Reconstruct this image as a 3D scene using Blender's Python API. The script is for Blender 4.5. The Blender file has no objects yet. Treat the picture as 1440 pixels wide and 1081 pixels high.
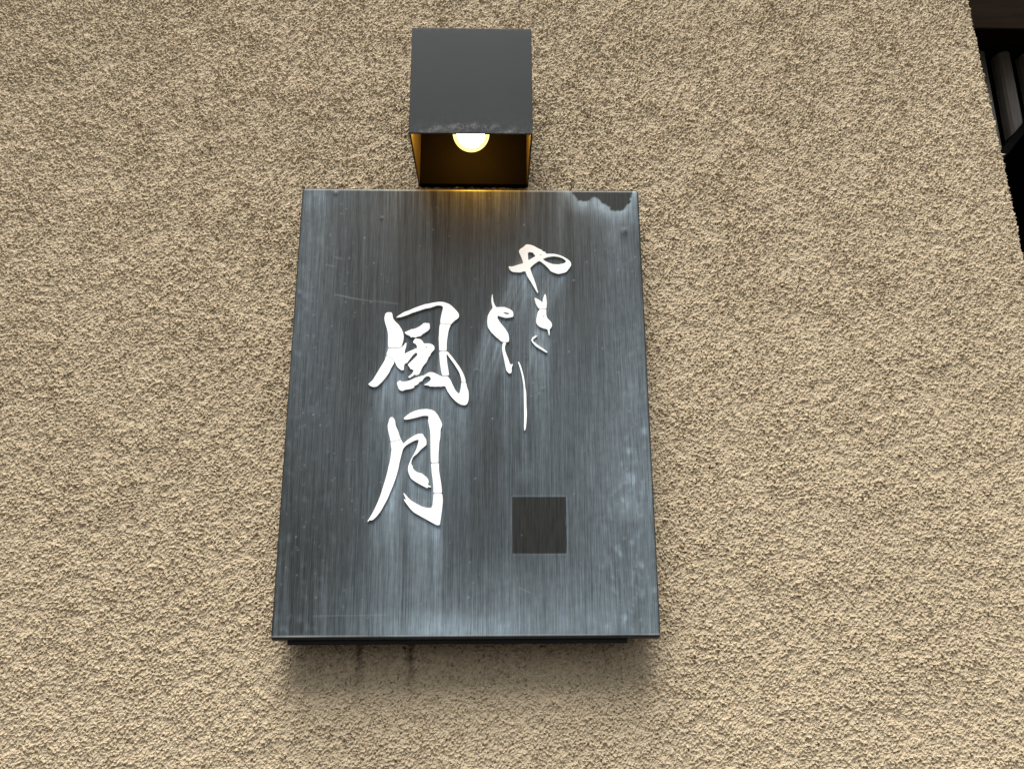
import bpy, bmesh, math
import numpy as np
from mathutils import Matrix, Vector

# ------------------------------------------------------------------ camera
scene = bpy.context.scene
PW, PH, FPX = 1440.0, 1081.0, 1088.2            # photograph size and focal length in its pixels
PITCH, YAW, ROLL = 0.25512, 0.02365, -0.00478
CAM = np.array([0.0, -1.1, 1.6])

def cam_basis(yaw, pitch, roll):
    f = np.array([math.sin(yaw)*math.cos(pitch), math.cos(yaw)*math.cos(pitch), math.sin(pitch)])
    r = np.array([math.cos(yaw), -math.sin(yaw), 0.0])
    u = np.cross(r, f)
    return (math.cos(roll)*r + math.sin(roll)*u, -math.sin(roll)*r + math.cos(roll)*u, f)
RIGHT, UP, FWD = cam_basis(YAW, PITCH, ROLL)

def at(px, py, yplane):
    """photo pixel -> point on the plane y = yplane (depth comes from the thing it touches)"""
    d = FWD + RIGHT*(px-PW/2)/FPX - UP*(py-PH/2)/FPX
    return CAM + d*((yplane-CAM[1])/d[1])

def to_px(x, y, z):
    d = np.stack([x-CAM[0], y-CAM[1], z-CAM[2]], -1)
    w = d @ FWD
    return PW/2 + FPX*(d @ RIGHT)/w, PH/2 - FPX*(d @ UP)/w

cd = bpy.data.cameras.new("camera")
cd.sensor_width = 36.0
cd.lens = FPX/PW*36.0
cd.clip_start, cd.clip_end = 0.01, 2000.0
cam = bpy.data.objects.new("camera", cd)
scene.collection.objects.link(cam)
m = Matrix.Identity(4)
for i in range(3):
    m[i][0], m[i][1], m[i][2], m[i][3] = RIGHT[i], UP[i], -FWD[i], CAM[i]
cam.matrix_world = m
scene.camera = cam

# ------------------------------------------------------------------ sky and sun (bright overcast day)
SUN_EL, SUN_ROT = math.radians(66), math.atan2(-0.16, -1.0)
world = bpy.data.worlds.new("World")
scene.world = world
world.use_nodes = True
wn = world.node_tree
wn.nodes.clear()
sky = wn.nodes.new("ShaderNodeTexSky")
sky.sky_type = 'NISHITA'
sky.sun_disc = False
sky.sun_elevation, sky.sun_rotation = SUN_EL, SUN_ROT
sky.air_density, sky.dust_density, sky.ozone_density = 1.0, 4.0, 1.0
hs = wn.nodes.new("ShaderNodeHueSaturation")
hs.inputs['Saturation'].default_value = 0.35     # cloud cover greys the blue
bg = wn.nodes.new("ShaderNodeBackground")
bg.inputs['Strength'].default_value = 0.05
wo = wn.nodes.new("ShaderNodeOutputWorld")
wn.links.new(sky.outputs[0], hs.inputs['Color'])
wn.links.new(hs.outputs[0], bg.inputs[0])
wn.links.new(bg.outputs[0], wo.inputs[0])

sl = bpy.data.lights.new("sun", 'SUN')
sl.energy, sl.angle, sl.color = 1.5, math.radians(36), (1.0, 0.96, 0.9)
sun = bpy.data.objects.new("sun", sl)
scene.collection.objects.link(sun)
sdir = Vector((math.sin(SUN_ROT)*math.cos(SUN_EL), math.cos(SUN_ROT)*math.cos(SUN_EL), math.sin(SUN_EL)))
sun.rotation_euler = sdir.to_track_quat('Z', 'Y').to_euler()

vs = scene.view_settings
vs.view_transform, vs.look, vs.gamma, vs.exposure = 'Standard', 'None', 1.0, 1.95
vs.use_curve_mapping = False

# ------------------------------------------------------------------ helpers
rng = np.random.default_rng(11)
COL = scene.collection.objects

def link(name, mesh, mat=None, parent=None):
    o = bpy.data.objects.new(name, mesh)
    COL.link(o)
    if mat is not None and mesh is not None:
        mesh.materials.clear()
        mesh.materials.append(mat)
    if parent is not None:
        o.parent = parent
    return o

def tag(o, label=None, cat=None, group=None, kind=None):
    for k, v in (("label", label), ("category", cat), ("group", group), ("kind", kind)):
        if v:
            o[k] = v
    return o

def empty(name, loc=(0, 0, 0)):
    o = bpy.data.objects.new(name, None)
    o.location = loc
    COL.link(o)
    return o

def grid_mesh(name, X, Y, Z, attrs=None, smooth=True):
    nr, nc = X.shape
    me = bpy.data.meshes.new(name)
    co = np.stack([X, Y, Z], -1).reshape(-1, 3).astype(np.float32)
    idx = np.arange(nr*nc).reshape(nr, nc)
    q = np.stack([idx[:-1, :-1], idx[:-1, 1:], idx[1:, 1:], idx[1:, :-1]], -1).reshape(-1, 4).astype(np.int32)
    nf = len(q)
    me.vertices.add(len(co)); me.vertices.foreach_set("co", co.ravel())
    me.loops.add(nf*4); me.loops.foreach_set("vertex_index", q.ravel())
    me.polygons.add(nf); me.polygons.foreach_set("loop_start", np.arange(0, nf*4, 4, dtype=np.int32))
    me.update(calc_edges=True)
    me.polygons.foreach_set("use_smooth", np.full(nf, smooth))
    for k, a in (attrs or {}).items():
        at_ = me.attributes.new(k, 'FLOAT', 'POINT')
        at_.data.foreach_set("value", a.astype(np.float32).ravel())
    return me

def bm_box(bm, x0, x1, y0, y1, z0, z1):
    v = [bm.verts.new((x, y, z)) for z in (z0, z1) for y in (y0, y1) for x in (x0, x1)]
    for f in ((0, 2, 3, 1), (4, 5, 7, 6), (0, 1, 5, 4), (2, 6, 7, 3), (0, 4, 6, 2), (1, 3, 7, 5)):
        bm.faces.new([v[i] for i in f])

def bm_mesh(name, bm, bevel=0.0, seg=2, smooth=False):
    if bevel:
        bmesh.ops.bevel(bm, geom=bm.edges[:], offset=bevel, segments=seg, profile=0.5, affect='EDGES')
    bmesh.ops.recalc_face_normals(bm, faces=bm.faces[:])
    me = bpy.data.meshes.new(name)
    bm.to_mesh(me); bm.free()
    if smooth:
        me.polygons.foreach_set("use_smooth", np.full(len(me.polygons), True))
    return me

def box_mesh(name, x0, x1, y0, y1, z0, z1, bevel=0.0):
    bm = bmesh.new(); bm_box(bm, x0, x1, y0, y1, z0, z1)
    return bm_mesh(name, bm, bevel)

class NT:
    """small node-tree writer"""
    def __init__(self, name):
        self.mat = bpy.data.materials.new(name); self.mat.use_nodes = True
        self.t = self.mat.node_tree; self.t.nodes.clear()
        self.out = self.t.nodes.new("ShaderNodeOutputMaterial")
        self.p = self.t.nodes.new("ShaderNodeBsdfPrincipled")
        self.t.links.new(self.p.outputs[0], self.out.inputs[0])
    def n(self, typ, ins=None, **kw):
        nd = self.t.nodes.new(typ)
        for k, v in kw.items():
            setattr(nd, k, v)
        for k, v in (ins or {}).items():
            self.set(nd, k, v)
        return nd
    def set(self, nd, k, v):
        s = nd.inputs[k]
        if hasattr(v, 'is_output') or isinstance(v, bpy.types.NodeSocket):
            self.t.links.new(v, s)
        else:
            s.default_value = v
    def P(self, **kw):
        for k, v in kw.items():
            self.set(self.p, k.replace('_', ' '), v)
    def obj(self, scale):
        tc = self.n("ShaderNodeTexCoord")
        return self.n("ShaderNodeMapping", {'Vector': tc.outputs['Object'], 'Scale': scale}).outputs[0]
    def noise(self, vec, scale, detail=3.0, rough=0.55):
        return self.n("ShaderNodeTexNoise", {'Vector': vec, 'Scale': scale, 'Detail': detail, 'Roughness': rough}).outputs['Fac']
    def ramp(self, fac, stops):
        r = self.n("ShaderNodeValToRGB", {'Fac': fac})
        e = r.color_ramp.elements
        while len(e) < len(stops):
            e.new(0.5)
        for el, (p, c) in zip(e, stops):
            el.position = p
            el.color = c if len(c) == 4 else (*c, 1.0)
        return r.outputs['Color']
    def mix(self, fac, a, b, blend='MIX'):
        nd = self.n("ShaderNodeMix", data_type='RGBA', blend_type=blend)
        self.set(nd, 0, fac); self.set(nd, 6, a); self.set(nd, 7, b)
        return nd.outputs[2]
    def math(self, op, a, b=0.0, clamp=False):
        nd = self.n("ShaderNodeMath", operation=op, use_clamp=clamp)
        self.set(nd, 0, a); self.set(nd, 1, b)
        return nd.outputs[0]
    def attr(self, name):
        return self.n("ShaderNodeAttribute", attribute_name=name).outputs['Fac']
    def bump(self, h, strength, dist):
        self.set(self.p, 'Normal', self.n("ShaderNodeBump", {'Height': h, 'Strength': strength, 'Distance': dist}).outputs[0])

# ------------------------------------------------------------------ materials
def g4(*c): return (*c, 1.0)

def mat_stucco():
    t = NT("stucco")
    v = t.obj((1, 1, 1))
    big = t.noise(v, 3.0, 4)
    fine = t.noise(v, 420.0, 3)
    c = t.ramp(big, [(0.3, (0.392, 0.318, 0.212)), (0.7, (0.446, 0.363, 0.246))])
    c = t.mix(t.ramp(fine, [(0.3, (0, 0, 0)), (0.75, (1, 1, 1))]), c, t.mix(0.5, c, g4(0.52, 0.45, 0.33)))
    st = t.attr("stain")
    c = t.mix(st, c, g4(0.045, 0.027, 0.015))
    t.P(Base_Color=c, Roughness=0.95, Specular_IOR_Level=0.15)
    h = t.math('ADD', t.noise(v, 460.0, 4, 0.7), t.math('MULTIPLY', t.noise(v, 230.0, 3, 0.6), 1.3))
    t.bump(h, 1.0, 0.0014)
    return t.mat

def mat_sign():
    t = NT("weathered_brushed_metal")
    br = t.math('ADD', t.math('MULTIPLY', t.noise(t.obj((1.0, 1.0, 0.009)), 760.0, 3, 0.7), 0.6), t.math('MULTIPLY', t.noise(t.obj((1.0, 1.0, 0.06)), 520.0, 3, 0.7), 0.4))      # brush lines run up and down
    br2 = t.noise(t.obj((1.0, 1.0, 0.02)), 190.0, 3, 0.6)
    mot = t.noise(t.obj((1, 1, 1)), 95.0, 4, 0.65)
    film_sheen = t.attr("film_sheen")
    lines = t.ramp(br, [(0.36, (0, 0, 0)), (0.64, (1, 1, 1))])
    lines2 = t.ramp(br2, [(0.3, (0.78, 0.78, 0.78)), (0.7, (1, 1, 1))])
    metal = t.mix(lines, g4(0.004, 0.0052, 0.0050), g4(0.030, 0.0310, 0.0275))
    k = t.math('MULTIPLY', film_sheen, t.math('ADD', t.math('MULTIPLY', lines, 0.9), 0.42))
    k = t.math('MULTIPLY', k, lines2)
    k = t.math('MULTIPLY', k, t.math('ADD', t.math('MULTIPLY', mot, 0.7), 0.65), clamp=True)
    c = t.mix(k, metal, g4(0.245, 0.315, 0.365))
    c = t.mix(t.attr("speck"), c, g4(0.55, 0.58, 0.58))  # specks, scratches and the painted highlight on the folds
    t.P(Base_Color=c, Metallic=0.0, Specular_IOR_Level=0.22,
        Roughness=t.math('ADD', t.math('MULTIPLY', film_sheen, 0.22), 0.40))
    t.bump(br, 0.25, 0.0004)
    return t.mat

def mat_plain(name, col, rough=0.5, var=0.15, spec=0.5, scale=30.0, metallic=0.0, bump=0.0):
    t = NT(name)
    v = t.obj((1, 1, 1))
    nz = t.noise(v, scale, 5, 0.6)
    a = tuple(x*(1-var) for x in col); b = tuple(min(1, x*(1+var)) for x in col)
    t.P(Base_Color=t.ramp(nz, [(0.3, a), (0.7, b)]), Roughness=rough, Specular_IOR_Level=spec, Metallic=metallic)
    if bump:
        t.bump(t.noise(v, scale*6, 4), bump, 0.001)
    return t.mat

def mat_letter():
    t = NT("white_acrylic")
    v = t.obj((1, 1, 1))
    t.P(Base_Color=t.ramp(t.noise(v, 60.0, 5, 0.7), [(0.35, (0.80, 0.84, 0.83)), (0.65, (0.86, 0.88, 0.87))]),
        Roughness=0.35, Specular_IOR_Level=0.4)
    return t.mat

def mat_lamp():
    t = NT("lamp_paint")
    v = t.obj((1, 1, 1))
    dust = t.noise(v, 160.0, 6, 0.75)
    c = t.ramp(t.noise(v, 18.0, 4), [(0.3, (0.0105, 0.0145, 0.0160)), (0.7, (0.013, 0.0175, 0.019))])
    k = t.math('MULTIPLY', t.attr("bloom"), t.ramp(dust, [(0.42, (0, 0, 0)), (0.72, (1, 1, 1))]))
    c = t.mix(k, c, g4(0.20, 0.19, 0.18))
    t.P(Base_Color=c, Roughness=0.6, Specular_IOR_Level=0.18)
    t.bump(t.noise(v, 900.0, 2), 0.15, 0.0003)
    return t.mat

def mat_bulb():
    """thin frosted glass: half clear, half aglow"""
    t = NT("frosted_bulb_glass")
    em = t.n("ShaderNodeEmission", {'Color': g4(1.0, 0.66, 0.22), 'Strength': 0.85})
    tr_ = t.n("ShaderNodeBsdfTransparent", {'Color': g4(1, 1, 1)})
    mx = t.n("ShaderNodeMixShader", {0: 0.45, 1: tr_.outputs[0], 2: em.outputs[0]})
    t.t.links.new(mx.outputs[0], t.out.inputs[0])
    return t.mat

def mat_core():
    t = NT("bulb_diffuser_glow")
    t.P(Base_Color=g4(0.9, 0.88, 0.8), Roughness=0.4, Emission_Color=g4(1.0, 0.47, 0.05), Emission_Strength=70.0)
    return t.mat

def mat_wood(name, c0, c1, scale=(40, 40, 1.6), rough=0.75, spec=0.3):
    t = NT(name)
    v = t.obj(scale)
    nz = t.noise(v, 1.0, 6, 0.65)
    t.P(Base_Color=t.ramp(nz, [(0.32, c0), (0.68, c1)]), Roughness=rough, Specular_IOR_Level=spec)
    t.bump(nz, 0.5, 0.002)
    return t.mat

M_STUCCO, M_SIGN, M_LETTER, M_LAMP, M_BULB, M_CORE = mat_stucco(), mat_sign(), mat_letter(), mat_lamp(), mat_bulb(), mat_core()
M_INNER = mat_plain("lamp_inner_black", (0.020, 0.017, 0.013), 0.34, 0.1, 0.35)
M_PLATE = mat_plain("lamp_back_plate", (0.0018, 0.0016, 0.0012), 0.85, 0.1, 0.008)
M_BACK = mat_plain("backing_dark", (0.005, 0.005, 0.005), 0.8, 0.2, 0.05)
M_SOCKET = mat_plain("socket_ceramic", (0.5, 0.48, 0.44), 0.4, 0.05)
M_GROUND = mat_plain("ground_paving", (0.055, 0.048, 0.040), 0.9, 0.3, 0.3, 8.0, bump=0.4)
M_BATTEN = mat_wood("grey_weathered_wood", (0.10, 0.088, 0.078), (0.34, 0.315, 0.285))
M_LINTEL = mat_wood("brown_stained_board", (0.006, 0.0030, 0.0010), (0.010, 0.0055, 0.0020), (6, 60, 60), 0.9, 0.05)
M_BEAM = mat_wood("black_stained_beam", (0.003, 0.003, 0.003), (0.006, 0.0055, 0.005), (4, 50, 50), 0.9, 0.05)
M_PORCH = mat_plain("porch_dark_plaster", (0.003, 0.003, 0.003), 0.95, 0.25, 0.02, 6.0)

# ------------------------------------------------------------------ ground
gm = grid_mesh("ground", *np.broadcast_arrays(np.linspace(-400, 400, 9)[None, :], np.linspace(-400, 400, 9)[:, None], np.zeros((9, 9))))
tag(link("ground", gm, M_GROUND), kind="structure")

# ------------------------------------------------------------------ sprayed stucco wall (real relief)
NN = 2048                                                    # 1 mm periodic height tile
kx = np.fft.rfftfreq(NN)[None, :]*1000.0                     # cycles per metre
kz = np.fft.fftfreq(NN)[:, None]*1000.0
def band(lam, seed, stretch=1.0, width=0.55, tilt=0.0):
    r = np.random.default_rng(seed)
    w = np.fft.rfft2(r.standard_normal((NN, NN)))
    a, b = kx*stretch + tilt*kz, kz/stretch**0.3
    k = np.sqrt(a*a+b*b)*lam + 1e-9
    w *= np.exp(-(np.log(k)**2)/(2*width**2))
    f = np.fft.irfft2(w, s=(NN, NN))
    return f/f.std()
g_big = band(0.16, 1)
g_mid = band(0.020, 2, 0.8)
g_grain = band(0.0060, 3, 0.80, 0.52)
g_grain2 = band(0.0056, 4, 0.72, 0.42)
g_fine = band(0.0036, 5, 1.0, 0.35)
blob = np.log1p(np.exp(2.0*g_grain))/2.0                     # knobbly spatter, flat hollows
pit = np.clip(g_grain2-1.1, 0, 1.6)
g_patch = band(0.055, 6, 0.8)
rough_mask = 1.0 + 0.15*np.tanh(g_big) + 0.22*np.tanh(g_mid) + 0.16*np.tanh(g_patch)
HT = 0.0003*g_big + 0.0003*g_patch + 0.00042*g_mid + rough_mask*(0.0014*blob + 0.00022*g_grain2 - 0.0036*pit) + 0.00022*g_fine
HT -= HT.mean()

def sample(tile, u, v, cell=0.001):
    a, b = (u/cell) % NN, (v/cell) % NN
    i, j = np.floor(a).astype(int), np.floor(b).astype(int)
    fa, fb = a-i, b-j
    i, j = i % NN, j % NN
    i1, j1 = (i+1) % NN, (j+1) % NN
    return (tile[j, i]*(1-fa)*(1-fb) + tile[j, i1]*fa*(1-fb) + tile[j1, i]*(1-fa)*fb + tile[j1, i1]*fa*fb)

def graded(lo, d0, d1, hi, step, smax):
    """even spacing inside [d0, d1], growing outside"""
    mid = np.arange(d0, d1+step*0.5, step)
    def grow(dist):
        out, p, s = [], 0.0, step
        while p < dist:
            s = min(s*1.10, smax); p += s; out.append(p)
        out = np.array(out) if out else np.zeros(0)
        return out*(dist/out[-1]) if len(out) else out
    return np.concatenate([(mid[0]-grow(mid[0]-lo))[::-1], mid, mid[-1]+grow(hi-mid[-1])])

pA, pB = at(1364, 0, 0.0), at(1440, 345, 0.0)               # the wall's right arris
def corner_x(z): return pA[0] + (z-pA[2])*(pB[0]-pA[0])/(pB[2]-pA[2])
XC = corner_x(2.34)
RAD = 0.010
flat_end = XC - RAD
arc = RAD*math.pi/2
s_arr = graded(-3.2, -0.86, flat_end+arc+0.02, flat_end+arc+0.70, 0.00150, 0.05)
z_arr = graded(0.0, 1.33, 2.60, 3.7, 0.00150, 0.05)
S, Z = np.meshgrid(s_arr, z_arr)
h = sample(HT, S+5.0, Z+3.0)
th = np.clip((S-flat_end)/RAD, 0, math.pi/2)
over = np.clip(S-flat_end-arc, 0, None)
X = np.minimum(S, flat_end) + RAD*np.sin(th)
Y = RAD*(1-np.cos(th)) + over
X = X + h*np.sin(th); Y = Y - h*np.cos(th)
X = X + (corner_x(Z)-XC)*np.clip((S-0.35)/(flat_end-0.35), 0, 1)
# brown drip marks and grime below the sign
PX, PY = to_px(X, Y, Z)
def smooth(a, b, x):
    t_ = np.clip((x-a)/(b-a), 0, 1); return t_*t_*(3-2*t_)
wob = sample(g_mid, S*1.0, Z)*1.6
gr = np.clip(sample(g_grain, S+5.0, Z+3.0)*0.15+0.85, 0, 1)
st = np.zeros_like(X)
for cx, w, y1, a in ((505, 7, 975, 1.0), (577, 7.5, 985, 1.0), (431, 8, 925, 0.35), (648, 9, 925, 0.3), (760, 14, 930, 0.25), (503, 7, 1040, 0.40), (578, 6, 1025, 0.42), (690, 6, 990, 0.25)):
    st = np.maximum(st, a*np.exp(-((PX-cx+wob)/w)**2)*smooth(y1, 908, PY)*smooth(870, 890, PY))
st = np.maximum(st, 0.34*smooth(962, 900, PY+wob*4)*smooth(392, 430, PX)*smooth(905, 860, PX)*smooth(870, 890, PY))
st = st*gr
wall_me = grid_mesh("stucco_wall", X, Y, Z, {"stain": st}, smooth=False)
wall = link("stucco_wall", wall_me, M_STUCCO)
tag(wall, "rough beige stucco wall carrying the dark signboard and the lamp", "wall")

# ------------------------------------------------------------------ signboard
T_FACE = 0.05
SX0, SW, SZ1, SH = -0.2873, 0.5045, 2.1772, 0.6393
SX1, SZ0 = SX0+SW, SZ1-SH
sign = tag(empty("signboard", ((SX0+SX1)/2, 0.0, SZ0)),
           "dark weathered brushed metal signboard with white brushed characters fixed to stucco wall", "signboard")
SORG = np.array([(SX0+SX1)/2, 0.0, SZ0])

# --- traced outlines, photo pixels; each list is (crop origin, scale, points)
K = 90/1081.0
CR = {'A': (510, 420, K), 'B': (510, 490, K), 'C': (580, 420, K), 'D': (580, 490, K),
      'E': (510, 570, K), 'F': (510, 655, K), 'G': (550, 570, K), 'H': (550, 655, K),
      'Y': (710, 335, 100/1272.0), 'I': (740, 405, 50/569.0), 'T': (675, 405, 60/519.0), 'R': (715, 500, 40/376.0)}
def tr(text):
    """'A x,y x,y B x,y ...' -> list of photo pixels"""
    out, o = [], None
    for tok in text.split():
        if tok in CR:
            o = CR[tok]
        else:
            a, b = tok.split(',')
            out.append((o[0]+float(a)*o[2], o[1]+float(b)*o[2]))
    return np.array(out)

CHARS = {
 'wind': ("large white wind character with cracked strokes", [
  ["A 370,330 378,290 395,250 430,238 485,238 500,262 508,320 525,360 560,400 605,440 640,490 668,540 688,600 694,650 690,700 672,760 660,800 645,825 600,831 540,834 437,830 434,790 432,740 434,660 432,600 420,540 408,490 390,440 375,380"],
  ["A 436,842 540,846 648,838 690,800 740,742 738,800 712,890 706,930 720,930 800,890 925,838 918,800 895,768 850,745 870,705 895,680 980,690 C 165,715 195,765 250,762 310,768 350,790 374,820 370,865 330,905 308,935 300,970 275,985 262,1020 D 240,235 200,275 160,335 125,420 95,445 B 900,455 880,440 850,465 800,500 765,488 790,470 820,450 850,410 868,365 810,352 785,305 765,285 780,262 850,195 900,150 925,115 925,85 900,75 860,105 800,180 755,245 715,255 700,300 698,370 650,370 600,330 570,290 548,226 520,194 480,158 440,136 404,120 415,60 A 425,900",
   "C 218,835 228,820 255,808 245,830 228,842"],
  ["B 400,130 440,147 480,169 520,206 540,235 520,275 480,340 450,410 400,480 350,545 290,605 250,640 220,652 170,652 130,635 97,605 140,570 180,530 240,430 300,330 350,250 385,185"],
  ["A 710,572 780,545 835,518 850,525 940,490 1000,450 1030,420 C 220,418 280,420 290,440 294,510 270,540 220,575 165,610 140,635 A 940,640 890,660 850,650 815,660 795,630 740,610"],
  ["A 570,320 620,285 700,235 800,200 900,155 1000,120 1075,97 C 240,100 330,80 430,62 510,62 560,75 625,100 680,145 740,205 780,255 788,295 778,330 745,358 715,375 680,410 655,440 600,432 545,424 470,420 475,360 490,280 510,200 520,150 500,130 470,120 420,120 370,135 300,162 240,168 150,195 60,228 0,245 A 760,280 660,315 600,322"],
  ["C 468,429 545,433 600,441 650,449 620,510 605,570 595,640 580,750 580,882 520,886 455,886 450,800 450,740 445,680 452,600 455,500"],
  ["D 455,61 520,58 570,55 600,65 650,120 720,210 800,320 850,410 880,480 905,573 870,575 828,571 825,520 800,430 770,370 700,260 640,180 580,95 576,110 585,230 600,330 617,430 617,455 560,467 510,461 490,410 475,310 460,180"],
  ["D 826,583 870,586 907,584 920,650 950,740 950,870 925,940 890,962 830,955 770,925 720,885 650,810 590,720 555,640 520,640 480,650 440,642 400,650 340,645 300,645 270,628 190,622 250,590 300,550 315,515 300,490 275,468 230,475 190,510 170,550 110,575 100,608 B 905,620 870,640 875,660 820,685 720,700 680,720 640,712 610,685 580,590 600,560 640,545 665,570 720,565 800,545 860,515 940,485 1000,470 D 200,458 250,425 290,405 350,408 420,440 460,462 500,474 540,482 600,477 640,530 680,620 720,700 750,740 790,768 800,745 820,660"]]),
 'moon': ("large white moon character below the wind character", [
  ["E 425,340 440,290 455,230 480,202 505,202 535,230 548,270 555,340 600,440 620,510 645,567 635,578 600,590 530,603 472,610 465,560 445,480 430,400"],
  ["E 474,621 540,613 610,599 650,580 670,620 690,650 760,585 840,530 920,490 G 510,478 540,490 560,530 595,580 600,665 560,700 500,750 440,820 400,850 370,880 345,940 340,990 370,1040 H 360,30 400,80 460,118 520,130 580,175 620,215 635,260 632,295 615,315 680,355 650,365 635,345 622,375 590,365 520,330 440,285 370,240 330,200 300,130 288,80 290,20 G 310,980 340,910 390,820 430,740 460,640 468,590 450,580 400,595 330,630 250,680 200,740 E 650,860 625,960 605,1070 F 560,210 520,320 470,440 420,560 370,650 310,760 250,840 200,890 160,920 120,915 90,945 85,935 140,850 200,740 260,610 310,480 350,350 390,220 420,110 440,10 E 458,970 480,850 492,740 480,680"],
  ["G 215,220 240,195 320,135 400,98 500,72 610,65 690,80 740,105 790,170 840,260 862,320 858,355 835,410 832,540 815,620 805,760 800,860 803,957 760,965 675,969 670,850 668,700 665,450 640,330 628,280 635,185 610,178 530,180 400,215 290,240 225,242"],
  ["G 676,981 760,977 806,972 808,1081 H 815,120 835,240 852,350 860,457 790,459 715,457 718,350 705,240 690,120 680,20"],
  ["H 720,470 790,469 862,468 875,580 862,720 845,850 825,1000 770,1000 700,960 600,905 520,860 430,810 380,780 330,730 270,650 218,575 225,562 270,570 240,540 210,455 240,480 280,530 340,590 430,640 520,690 620,715 675,715 700,680 710,580"]]),
 'ya': ("looped white cursive character at the top of the slim column", [
  ["Y 65,520 85,508 120,520 200,495 325,460 325,430 290,340 262,280 252,240 270,205 330,170 370,130 400,120 460,128 520,150 600,195 650,215 680,245 715,255 735,275 725,288 800,290 870,290 950,305 1040,340 1120,385 1170,430 1185,480 1165,525 1120,585 1080,620 960,650 900,632 820,600 780,550 720,490 660,440 620,415 590,425 520,475 460,530 450,550 480,640 520,740 560,860 595,985 580,985 540,920 460,780 400,690 365,600 340,600 270,622 130,612 85,570",
   "Y 410,270 440,255 500,265 550,330 480,370 415,408",
   "Y 670,385 760,345 860,330 960,340 1050,375 1100,425 1060,460 960,480 860,475 760,440",
   "Y 605,324 640,302 672,293 640,317"]]),
 'ki': ("small white cursive character with two pointed tips and a hooked tail", [
  ["I 132,165 150,168 210,200 260,240 265,190 285,130 300,100 315,130 328,240 322,341 260,340 208,340 180,310 150,250"],
  ["I 210,350 260,349 320,350 318,420 330,480 360,515 400,555 412,600 400,640 372,665 375,740 365,775 355,730 340,665 290,655 230,635 185,605 160,560 162,490 180,410",
   "I 272,450 282,438 288,465 278,477"],
  ["I 180,768 150,795 110,825 105,850 140,885 220,945 290,990 340,1030 325,1040 220,980 150,935 105,885 78,840 100,800 140,775"]]),
 'to': ("white swan shaped cursive character", [
  ["T 152,75 155,120 165,180 195,240 240,238 300,238 370,265 402,295 408,355 320,370 260,355 215,340 212,370 240,420 300,490 345,560 355,630 345,663 275,660 262,655 190,595 130,535 95,480 87,410 95,340 130,275 155,250 140,180 140,120",
   "T 272,305 300,300 345,305 358,322 330,328"]]),
 'ri': ("short stroke and long thin vertical white stroke", [
  ["T 278,667 318,668 302,720 305,760 320,810 345,870 362,925 380,935 402,928 385,970 385,1020 370,1045 345,1035 320,1005 305,930 290,860 270,760 270,720"],
  ["R 125,88 140,88 165,145 190,230 210,320 220,420 235,500 237,650 243,770 240,850 228,970 212,1002 205,960 208,800 205,640 203,480 200,400 180,280 150,160"]]),
}

def soften(p, r=0.16):
    """cut the corners a little so that the outline reads as a brush stroke"""
    n = np.roll(p, -1, 0)
    return np.stack([p*(1-r)+n*r, p*r+n*(1-r)], 1).reshape(-1, 2)

ALL_POLY = []
def letter_mesh(name, pieces, thick=0.0022):
    cu = bpy.data.curves.new(name, 'CURVE')
    cu.dimensions, cu.fill_mode = '2D', 'BOTH'
    cu.extrude, cu.bevel_depth, cu.bevel_resolution = thick/2, 0.00022, 1
    cu.offset = -0.00012
    cs = []
    for piece in pieces:
        rings = [tr(s) for s in piece]
        ALL_POLY.append(rings)
        for ring in rings:
            ring = soften(ring)
            P = np.array([at(x, y, -T_FACE-0.001) for x, y in ring])
            sp = cu.splines.new('POLY')
            sp.points.add(len(P)-1)
            sp.use_cyclic_u = True
            sp.points.foreach_set("co", np.stack([P[:, 0]-SORG[0], P[:, 2]-SORG[2], 0*P[:, 0], 1+0*P[:, 0]], -1).astype(np.float32).ravel())
    tmp = bpy.data.objects.new(name, cu)
    COL.link(tmp)
    bpy.context.view_layer.update()
    me = bpy.data.meshes.new_from_object(tmp.evaluated_get(bpy.context.evaluated_depsgraph_get()))
    bpy.data.objects.remove(tmp); bpy.data.curves.remove(cu)
    me.name = name
    me.transform(Matrix.Translation((0, -T_FACE-thick/2-0.0004, 0)) @ Matrix.Rotation(math.pi/2, 4, 'X'))
    return me
for key, (lab, pieces) in CHARS.items():
    o = link("character", letter_mesh("character", pieces), M_LETTER, sign)
    o["label"] = lab

# --- film and wear map with a painted sheen over the face, in a 1-pixel raster of the photographed face
RX0, RY0, RWd, RHt = 370, 250, 575, 660
gx, gy = np.meshgrid(np.arange(RWd)+RX0+0.5, np.arange(RHt)+RY0+0.5)
def inside(ring, x, y):
    r = np.zeros(x.shape, bool)
    a, b = ring, np.roll(ring, -1, 0)
    for (x0, y0), (x1, y1) in zip(a, b):
        if y0 == y1: continue
        c = ((y0 > y) != (y1 > y)) & (x < (x1-x0)*(y-y0)/(y1-y0)+x0)
        r ^= c
    return r
def raster(keys):
    msk = np.zeros((RHt, RWd))
    for k_ in keys:
        for piece in CHARS[k_][1]:
            r = np.zeros(gx.shape, bool)
            for s in piece: r ^= inside(tr(s), gx, gy)
            msk[r] = 1
    return msk
def blur(a, sx, sy):
    """gaussian blur by FFT with padding"""
    p = 40
    b = np.pad(a, p, mode='edge')
    fy, fx = np.fft.fftfreq(b.shape[0])[:, None], np.fft.rfftfreq(b.shape[1])[None, :]
    f = np.fft.rfft2(b)*np.exp(-2*math.pi**2*((fx*sx)**2+(fy*sy)**2))
    return np.fft.irfft2(f, s=b.shape)[p:-p, p:-p]
def shiftx(row, d):
    xs = np.arange(len(row)) - d
    return np.interp(xs, np.arange(len(row)), row)
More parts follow.
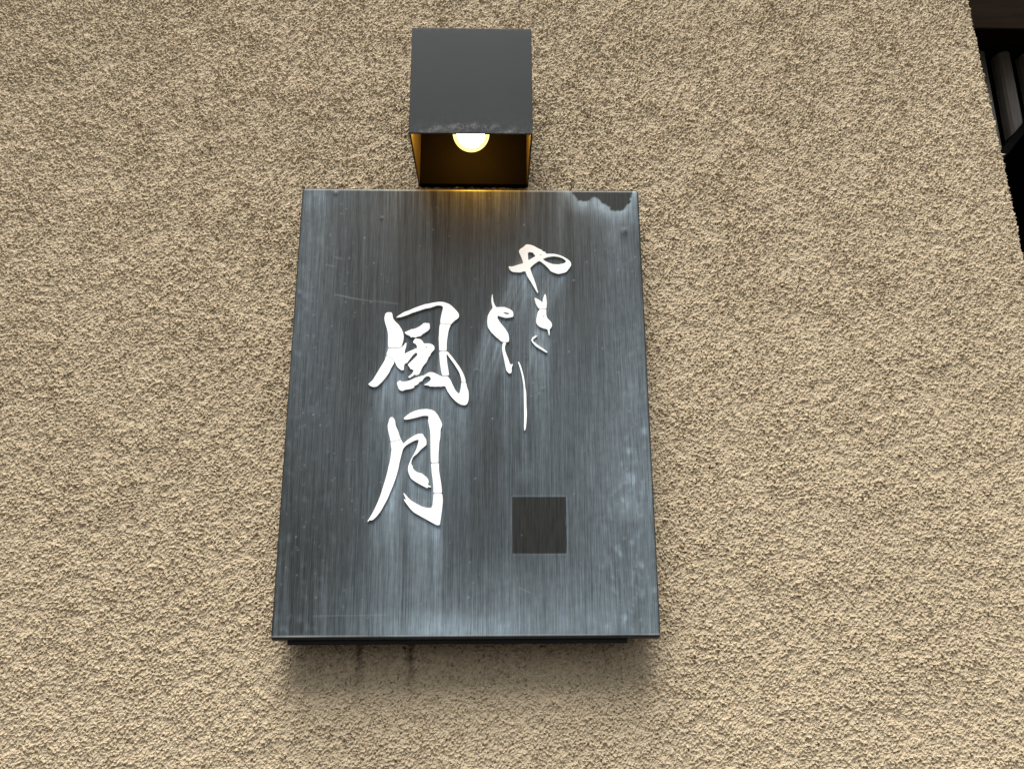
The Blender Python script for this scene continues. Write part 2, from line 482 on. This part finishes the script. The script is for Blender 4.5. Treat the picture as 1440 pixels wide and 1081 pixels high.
def run(mask, slope, decay, gain):
    """residue washed down from the letters"""
    out = np.zeros_like(mask); cur = np.zeros(mask.shape[1])
    for i in range(mask.shape[0]):
        cur = shiftx(cur, slope)*decay + mask[i]*gain
        cur = np.minimum(cur, 1.0)
        out[i] = cur
    return out
def nz(sx, sy, seed):
    a = blur(np.random.default_rng(seed).standard_normal((RHt, RWd)), sx, sy)
    return a/a.std()
def sheared_noise(slope, seed, sx=1.0):
    a = nz(sx, 60, seed)
    return np.stack([shiftx(np.concatenate([a[i], a[i]]), slope*i)[:RWd] if slope >= 0 else shiftx(np.concatenate([a[i], a[i]])[::1], slope*i)[:RWd] for i in range(RHt)])

def ss(a, b, x): return smooth(a, b, x)
film_sheen = 0.165 + 0.022*nz(2.5, 90, 21) + 0.03*nz(14, 120, 22) + 0.03*nz(0.8, 45, 23)
film_sheen += 0.16*np.exp(-((gx-425)/48)**2)*ss(250, 300, gy)*ss(760, 420, gy)       # dull bloom, left margin
film_sheen += 0.17*ss(770, 905, gx)*(0.75+0.35*np.tanh(nz(9, 26, 24)))              # right margin
film_sheen += 0.15*np.exp(-((gx-872)/34)**2)*ss(520, 300, gy)*(0.8+0.3*nz(3, 7, 25))
film_sheen += 0.10*ss(720, 800, gx)*ss(360, 480, gy)
film_sheen += 0.12*ss(430, 640, gy)*ss(420, 520, gx)
film_sheen += 0.22*ss(755, 885, gy)*np.exp(-((gx-640)/150)**2)  # bottom-centre sheen: reflected light painted in as film colour
film_sheen += 0.42*ss(848, 893, gy)*np.exp(-((gx-640)/95)**2)  # brighter core of the painted sheen along the lower edge
film_sheen += 0.09*ss(760, 890, gy)*ss(560, 800, gx)
film_sheen -= 0.03*np.exp(-((gx-470)/55)**2 - ((gy-790)/110)**2)
film_sheen -= 0.06*np.exp(-((gx-690)/30)**2)*ss(560, 640, gy)*ss(860, 760, gy)
# residue running down below the characters
for keys, slope, decay, gain, seed in ((('ya',), -0.42, 0.986, 0.05, 31), (('ya',), -0.08, 0.986, 0.03, 32), (('ki',), -0.22, 0.982, 0.06, 33),
                                       (('ki',), 0.0, 0.988, 0.03, 34), (('to',), -0.30, 0.980, 0.06, 35), (('ri',), 0.0, 0.985, 0.05, 36),
                                       (('wind',), -0.10, 0.984, 0.026, 37), (('wind',), 0.02, 0.987, 0.014, 38), (('moon',), 0.0, 0.986, 0.032, 39), (('moon',), 0.03, 0.978, 0.03, 40)):
    rn = run(raster(keys), slope, decay, gain)
    rn = blur(rn, 1.3, 2.0)
    film_sheen += 0.54*rn*np.clip(0.8 + 0.38*sheared_noise(slope, seed, 0.9), 0.15, 1.6)
# cloudy patches, blisters of chalk; the bottom-centre one adds to the painted sheen
for cx, cy, r, a in ((884, 712, 20, 0.26), (445, 275, 16, 0.30), (480, 272, 14, 0.16), (906, 606, 5, 0.5), (885, 634, 5, 0.4), (882, 300, 16, 0.2), (620, 884, 26, 0.2), (800, 880, 60, 0.12), (742, 660, 14, 0.16)):
    film_sheen += a*np.exp(-((gx-cx)**2+(gy-cy)**2)/(r*r))*(0.8+0.25*nz(3, 5, int(cx)))
mott = np.clip(nz(2.6, 3.2, 51)-0.7, 0, 2)
film_sheen += 0.16*mott*np.exp(-((gx-885)/38)**2)*ss(560, 720, gy) + 0.07*mott*ss(830, 900, gx) + 0.06*mott*ss(520, 420, gx)
# top right corner: the clear film has torn away along a jagged edge
torn = np.array([(800, 255), (800, 268), (807, 274), (812, 281), (822, 283), (830, 282), (832, 278), (838, 277), (843, 281), (845, 285), (852, 289), (857, 291), (858, 296), (874, 297), (880, 291), (886, 285), (886, 280), (889, 272), (891, 255)], float)
hole = inside(torn, gx+0.5*nz(1, 1, 61), gy+0.5*nz(1, 1, 62)).astype(float)
edge = np.clip(blur(hole, 12, 14)*3.2, 0, 1)*(1-hole)
film_sheen += 0.72*edge*(0.85+0.2*nz(3, 6, 63))*ss(780, 800, gx)
sliver = inside(np.array([(786, 262), (800, 262), (812, 283), (822, 288), (822, 296), (812, 288), (798, 277)], float), gx, gy)
film_sheen = np.where(sliver, np.maximum(film_sheen, 0.50), film_sheen)
film_sheen = film_sheen*(1-0.97*blur(hole, 0.5, 0.5))
# square left clean by a lost plate
sq = np.array([(720, 698), (796, 697.5), (797, 778), (720, 778.5)])
sqm = inside(sq, gx, gy).astype(float)
rim = np.clip(blur(sqm, 1.1, 1.1)*(1-sqm)*2.2, 0, 1)
film_sheen = film_sheen*(1-0.90*blur(sqm, 0.5, 0.5)) + 0.36*rim
film_sheen = np.clip((film_sheen-0.075)*0.9, 0.0, 1.0)
# specks and scratches
speck = np.zeros_like(film_sheen)
r2 = np.random.default_rng(77)
for _ in range(420):
    x, y = r2.uniform(385, 925), r2.uniform(270, 890)
    if r2.random() < 0.5: x = r2.choice([r2.normal(455, 40), r2.normal(885, 25)])
    s, a = r2.uniform(0.5, 0.95), r2.uniform(0.05, 0.62)**1.8
    x0, y0 = int(x)-RX0-3, int(y)-RY0-3
    if x0 < 0 or y0 < 0 or x0+7 > RWd or y0+7 > RHt: continue
    sl_ = (slice(y0, y0+7), slice(x0, x0+7))
    speck[sl_] = np.maximum(speck[sl_], a*np.exp(-((gx[sl_]-x)**2+(gy[sl_]-y)**2)/(s*s)))
for x0, y0, x1, y1, a in ((471, 414, 505, 421, .16), (505, 421, 560, 427, .09), (470, 361, 480, 364, .12), (440, 866, 545, 864, .09), (458, 372, 470, 375, .12), (730, 826, 746, 833, .1)):
    t_ = np.clip(((gx-x0)*(x1-x0)+(gy-y0)*(y1-y0))/((x1-x0)**2+(y1-y0)**2), 0, 1)
    d2 = (gx-x0-t_*(x1-x0))**2+(gy-y0-t_*(y1-y0))**2
    speck = np.maximum(speck, a*np.exp(-d2/0.5))

# --- folded metal tray: flat face, rounded folds, short returns
RF, LIP = 0.0050, 0.026
ang = np.linspace(0, math.pi/2, 8)
def profile(lo, hi, step, RL=None):
    RL = RL or RF
    flat = np.linspace(lo+RL, hi-RF, int(round((hi-lo-2*RF)/step))+1)
    pos = np.concatenate([[lo], lo+RL*(1-np.cos(ang[:-1]))[:], flat, hi-RF*(1-np.cos(ang[:-1]))[::-1], [hi]])
    drop = np.concatenate([[LIP], RL*(1-np.sin(ang[:-1])), 0*flat, RF*(1-np.sin(ang[:-1]))[::-1], [LIP]])
    return pos, drop
ux, ud = profile(SX0, SX1, 0.0013)
uz, vd = profile(SZ0-0.0045, SZ1, 0.0014, 0.0075)
FX, FZ = np.meshgrid(ux, uz)
DR = np.minimum(ud[None, :]+vd[:, None], LIP)
fpx, fpy = to_px(FX, np.full_like(FX, -T_FACE), FZ)
ix = np.clip(fpx-RX0-0.5, 0, RWd-1.001); iy = np.clip(fpy-RY0-0.5, 0, RHt-1.001)
def pick(a):
    i, j = ix.astype(int), iy.astype(int); fa, fb = ix-i, iy-j
    return a[j, i]*(1-fa)*(1-fb)+a[j, i+1]*fa*(1-fb)+a[j+1, i]*(1-fa)*fb+a[j+1, i+1]*fa*fb
A_film_sheen, A_speck = pick(film_sheen), pick(speck)
A_film_sheen[DR > RF*0.1] *= 0.12
worn_glint = np.clip(0.6+0.2*sample(g_big, FX, FZ+1.0), 0.2, 1)  # bright line on the folds: worn edge with its highlight painted in
A_speck = np.maximum(A_speck, np.where((vd[:, None] > 0) & (vd[:, None] < RF*0.12), worn_glint*np.where(FZ > SZ0+0.3, 0.14, 0.75), 0))
BH = np.zeros_like(FX)                                      # small blisters in the sheet
for bx, by, br, bh in ((472, 272, 3.2, 1.0), (420, 413, 4.2, .8), (879, 325, 4.6, 1.1), (537, 307, 2.4, .6), (670, 521, 2.4, .7), (764, 547, 2.4, .6), (590, 452, 2, .4), (846, 800, 5, .4), (858, 785, 4, .4), (888, 735, 5, .4)):
    BH += 0.0011*bh*np.exp(-((fpx-bx)**2+(fpy-by)**2)/(br*br))
und = 0.00025*sample(g_big, FX, FZ)                          # slight oil-canning
FY = -T_FACE + DR - BH*(DR == 0) + und*(DR == 0)*0
panel_me = grid_mesh("panel", FX-SORG[0], FY, FZ-SORG[2], {"film_sheen": A_film_sheen, "speck": A_speck})
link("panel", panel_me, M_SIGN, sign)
# backing box between tray and wall, set in from the sides
bx0, bx1 = at(411, 900, -0.02)[0], at(878, 900, -0.02)[0]
link("backing_box", box_mesh("backing_box", bx0-SORG[0], bx1-SORG[0], -T_FACE+0.004, 0.004, -0.0095, SH-0.03, 0.001), M_BACK, sign)

# ------------------------------------------------------------------ cube wall lamp
LX0, LW, LZ0, LH, LD = -0.1190, 0.1721, 2.2077, 0.1714, 0.148
lamp = tag(empty("wall_lamp", (LX0+LW/2, 0.0, LZ0)), "lit dark grey cube lamp open underneath above the signboard", "lamp")
hw, wt = LW/2, 0.0028
def plate_grid(x0, x1, z0, z1, y, n=90):
    gxx, gzz = np.meshgrid(np.linspace(x0, x1, n), np.linspace(z0, z1, n))
    return gxx, np.full_like(gxx, y), gzz
# housing: front, two sides, top as one folded shell with wall thickness; back plate separate
bm = bmesh.new()
o_ = [(-hw, 0.002), (-hw, -LD), (hw, -LD), (hw, 0.002)]
i_ = [(-hw+wt, 0.002), (-hw+wt, -LD+wt), (hw-wt, -LD+wt), (hw-wt, 0.002)]
nzs = 40
front_n = 60
def ring(pts, z):
    return [bm.verts.new((x, y, z)) for x, y in pts]
ob, ot = ring(o_, 0.0), ring(o_, LH)
ib, it = ring(i_, 0.0), ring(i_, LH-wt)
for k in range(3):
    bm.faces.new((ob[k], ob[k+1], ot[k+1], ot[k]))
    bm.faces.new((ib[k], it[k], it[k+1], ib[k+1]))
    bm.faces.new((ob[k], ib[k], ib[k+1], ob[k+1]))
bm.faces.new(ot); bm.faces.new(it)
bm.faces.new((ob[0], ot[0], it[0], ib[0])); bm.faces.new((ob[3], ib[3], it[3], ot[3]))
bm.faces.new((ot[0], ot[3], it[3], it[0]))
bmesh.ops.recalc_face_normals(bm, faces=bm.faces[:])
hard = [e for e in bm.edges if abs(e.calc_face_angle(0)) > 0.5]
bmesh.ops.bevel(bm, geom=hard, offset=0.0008, segments=2, profile=0.5, affect='EDGES')
# refine the front face so that the wear map along its lower edge has vertices to sit on
fr = [f for f in bm.faces if f.normal.y < -0.95 and f.calc_center_median().y < -LD+0.001]
es = {e for f in fr for e in f.edges if e.calc_length() > 0.05}
bmesh.ops.subdivide_edges(bm, edges=list(es), cuts=50, use_grid_fill=True)
me = bm_mesh("housing", bm)
co = np.zeros(len(me.vertices)*3, np.float32); me.vertices.foreach_get("co", co); co = co.reshape(-1, 3)
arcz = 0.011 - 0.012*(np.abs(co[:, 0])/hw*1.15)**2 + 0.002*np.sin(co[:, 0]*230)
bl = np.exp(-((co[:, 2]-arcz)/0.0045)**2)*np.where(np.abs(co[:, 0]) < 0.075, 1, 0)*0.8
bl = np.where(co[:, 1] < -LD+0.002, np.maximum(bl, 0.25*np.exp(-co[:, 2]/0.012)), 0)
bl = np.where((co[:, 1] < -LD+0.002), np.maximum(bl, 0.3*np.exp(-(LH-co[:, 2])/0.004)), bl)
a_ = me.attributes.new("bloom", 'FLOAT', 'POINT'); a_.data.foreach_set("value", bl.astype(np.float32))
me.materials.append(M_LAMP); me.materials.append(M_INNER)
for p in me.polygons:
    c = p.center
    if abs(c.x) < hw-wt*0.8 and -LD+wt*0.8 < c.y and c.z < LH-wt*0.8:
        p.material_index = 1
hs_o = bpy.data.objects.new("housing", me); COL.link(hs_o); hs_o.parent = lamp
link("back_plate", box_mesh("back_plate", -hw+wt+0.0006, hw-wt-0.0006, -0.012, 0.003, -0.0018, LH-wt-0.0006, 0.0006), M_PLATE, lamp)
# bulb: pear shape lathed about a vertical axis
by_ = -0.078
bc = at(662.5, 187.5, by_)
zc = bc[2]-LZ0; xb = bc[0]-(LX0+LW/2)
RB = 0.0272
prof = [(0.0, -RB)] + [(RB*math.sin(a), -RB*math.cos(a)) for a in np.linspace(0.12, 2.15, 22)] + [(0.0165, RB*0.80), (0.0135, RB*1.05), (0.013, RB*1.35)]
bm = bmesh.new()
NSEG = 40
rings = []
for r, z in prof[1:]:
    rings.append([bm.verts.new((r*math.cos(2*math.pi*k/NSEG), r*math.sin(2*math.pi*k/NSEG), z)) for k in range(NSEG)])
tip = bm.verts.new((0, 0, prof[0][1]))
for k in range(NSEG): bm.faces.new((tip, rings[0][k], rings[0][(k+1) % NSEG]))
for a, b in zip(rings[:-1], rings[1:]):
    for k in range(NSEG): bm.faces.new((a[k], b[k], b[(k+1) % NSEG], a[(k+1) % NSEG]))
bm.faces.new(rings[-1])
bulb = link("bulb", bm_mesh("bulb", bm, smooth=True), M_BULB, lamp)
bulb.location = (xb, by_, zc)
bm = bmesh.new()
bmesh.ops.create_uvsphere(bm, u_segments=32, v_segments=18, radius=0.0212)
core = link("diffuser", bm_mesh("diffuser", bm, smooth=True), M_CORE, bulb)
bm = bmesh.new()
bmesh.ops.create_cone(bm, cap_ends=True, segments=28, radius1=0.0175, radius2=0.021, depth=LH-wt-(zc+RB*1.30))
sk = link("socket", bm_mesh("socket", bm), M_SOCKET, lamp)
sk.location = (xb, by_, (LH-wt+zc+RB*1.30)/2)

# ------------------------------------------------------------------ dark porch beyond the wall's corner
XP0 = XC-0.30
def wall_box(name, *a):
    return link(name, box_mesh(name, *a), M_PORCH)
YB = 2.2
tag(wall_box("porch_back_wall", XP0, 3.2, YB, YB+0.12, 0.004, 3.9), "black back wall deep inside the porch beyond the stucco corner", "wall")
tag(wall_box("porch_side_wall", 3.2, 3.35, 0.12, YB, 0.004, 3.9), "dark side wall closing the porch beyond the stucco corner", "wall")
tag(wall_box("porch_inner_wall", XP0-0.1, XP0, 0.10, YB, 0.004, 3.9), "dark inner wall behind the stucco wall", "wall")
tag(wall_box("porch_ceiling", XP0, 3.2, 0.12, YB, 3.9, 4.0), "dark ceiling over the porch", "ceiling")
YL, YS = 0.30, 0.46
zl0, zl1 = at(1410, 41, YL)[2], at(1410, 41, YL)[2]+0.60
xl = at(1366, 20, YL)[0]-0.25
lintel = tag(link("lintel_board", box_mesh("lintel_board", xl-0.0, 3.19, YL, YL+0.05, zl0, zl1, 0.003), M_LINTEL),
             "dark brown board across the top of the porch opening", "board")
screen = tag(empty("batten_screen", (XC, YS, 0.0)), "grey weathered vertical wood battens under a black rail beyond the wall corner", "screen")
zr1, zr0 = at(1410, 44, YS)[2], at(1410, 81, YS)[2]
zb = at(1420, 81, YS)[2]
x_left = at(1380, 100, YS)[0]-0.35
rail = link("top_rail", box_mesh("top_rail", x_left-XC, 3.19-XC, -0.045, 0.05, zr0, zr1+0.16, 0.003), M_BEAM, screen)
link("rail_bead", box_mesh("rail_bead", x_left-XC, 3.19-XC, -0.056, -0.0455, (zr0*0.38+zr1*0.62), (zr0*0.38+zr1*0.62)+0.012, 0.002), M_BEAM, screen)
# battens: half-round boards; pitch read from the two lit ones
b0 = at(1407, 84, YS)[0]; b1 = at(1442, 84, YS)[0]
pitch = b1-b0
wb = pitch*0.27
YD = 0.395
dA, dB = at(1408, 206, YD), at(1440, 166, YD)                # sloping lower edge of the screen
sA, sB = at(1408, 206, YS), at(1440, 166, YS)
def slope_z(x): return sA[2] + (x-sA[0])*(sB[2]-sA[2])/(sB[0]-sA[0])
sec = [(wb*math.cos(a), -0.022*math.sin(a)**0.8) for a in np.linspace(0, math.pi, 9)]
sec = [(sec[0][0], 0.012)] + sec + [(sec[-1][0], 0.012)]
ztop = zr0+0.004
x_end = x_left
for k in range(-4, 22):
    xm = b0+k*pitch
    if slope_z(xm+wb) > ztop-0.02:
        break
    bm = bmesh.new()
    lo = [bm.verts.new((x, y, slope_z(xm+x)-0.01)) for x, y in sec]; hi = [bm.verts.new((x, y, ztop)) for x, y in sec]
    for q in range(len(sec)-1): bm.faces.new((lo[q], lo[q+1], hi[q+1], hi[q]))
    bm.faces.new((lo[-1], lo[0], hi[0], hi[-1])); bm.faces.new(lo[::-1]); bm.faces.new(hi)
    o = link("batten", bm_mesh("batten", bm), M_BATTEN, screen)
    o.location = (xm-XC, 0.0, 0.0)
# boarding behind the battens, cut to the same slope
bm = bmesh.new()
xt = sA[0] + (ztop-sA[2])*(sB[0]-sA[0])/(sB[2]-sA[2])
poly = [(x_left, slope_z(x_left)-0.01), (xt, ztop+0.002), (x_left, ztop+0.002)]
f0 = [bm.verts.new((x-XC, 0.0125, z)) for x, z in poly]; f1 = [bm.verts.new((x-XC, 0.03, z)) for x, z in poly]
bm.faces.new(f0); bm.faces.new(f1[::-1])
for q in range(3): bm.faces.new((f0[q], f1[q], f1[(q+1) % 3], f0[(q+1) % 3]))
link("backing_board", bm_mesh("backing_board", bm), M_PORCH, screen)
dv = Vector((sB[0]-sA[0], 0, sB[2]-sA[2]))
tl = math.hypot(xt-x_left, ztop-slope_z(x_left))
bm = bmesh.new(); bm_box(bm, 0.0, tl, -0.030, 0.034, -0.012, 0.004)
trim = link("sloping_trim", bm_mesh("sloping_trim", bm, 0.001), M_BEAM, screen)
trim.location = (x_left-XC, 0.0, slope_z(x_left)-0.008); trim.rotation_euler = (0, -math.atan2(dv.z, dv.x), 0)
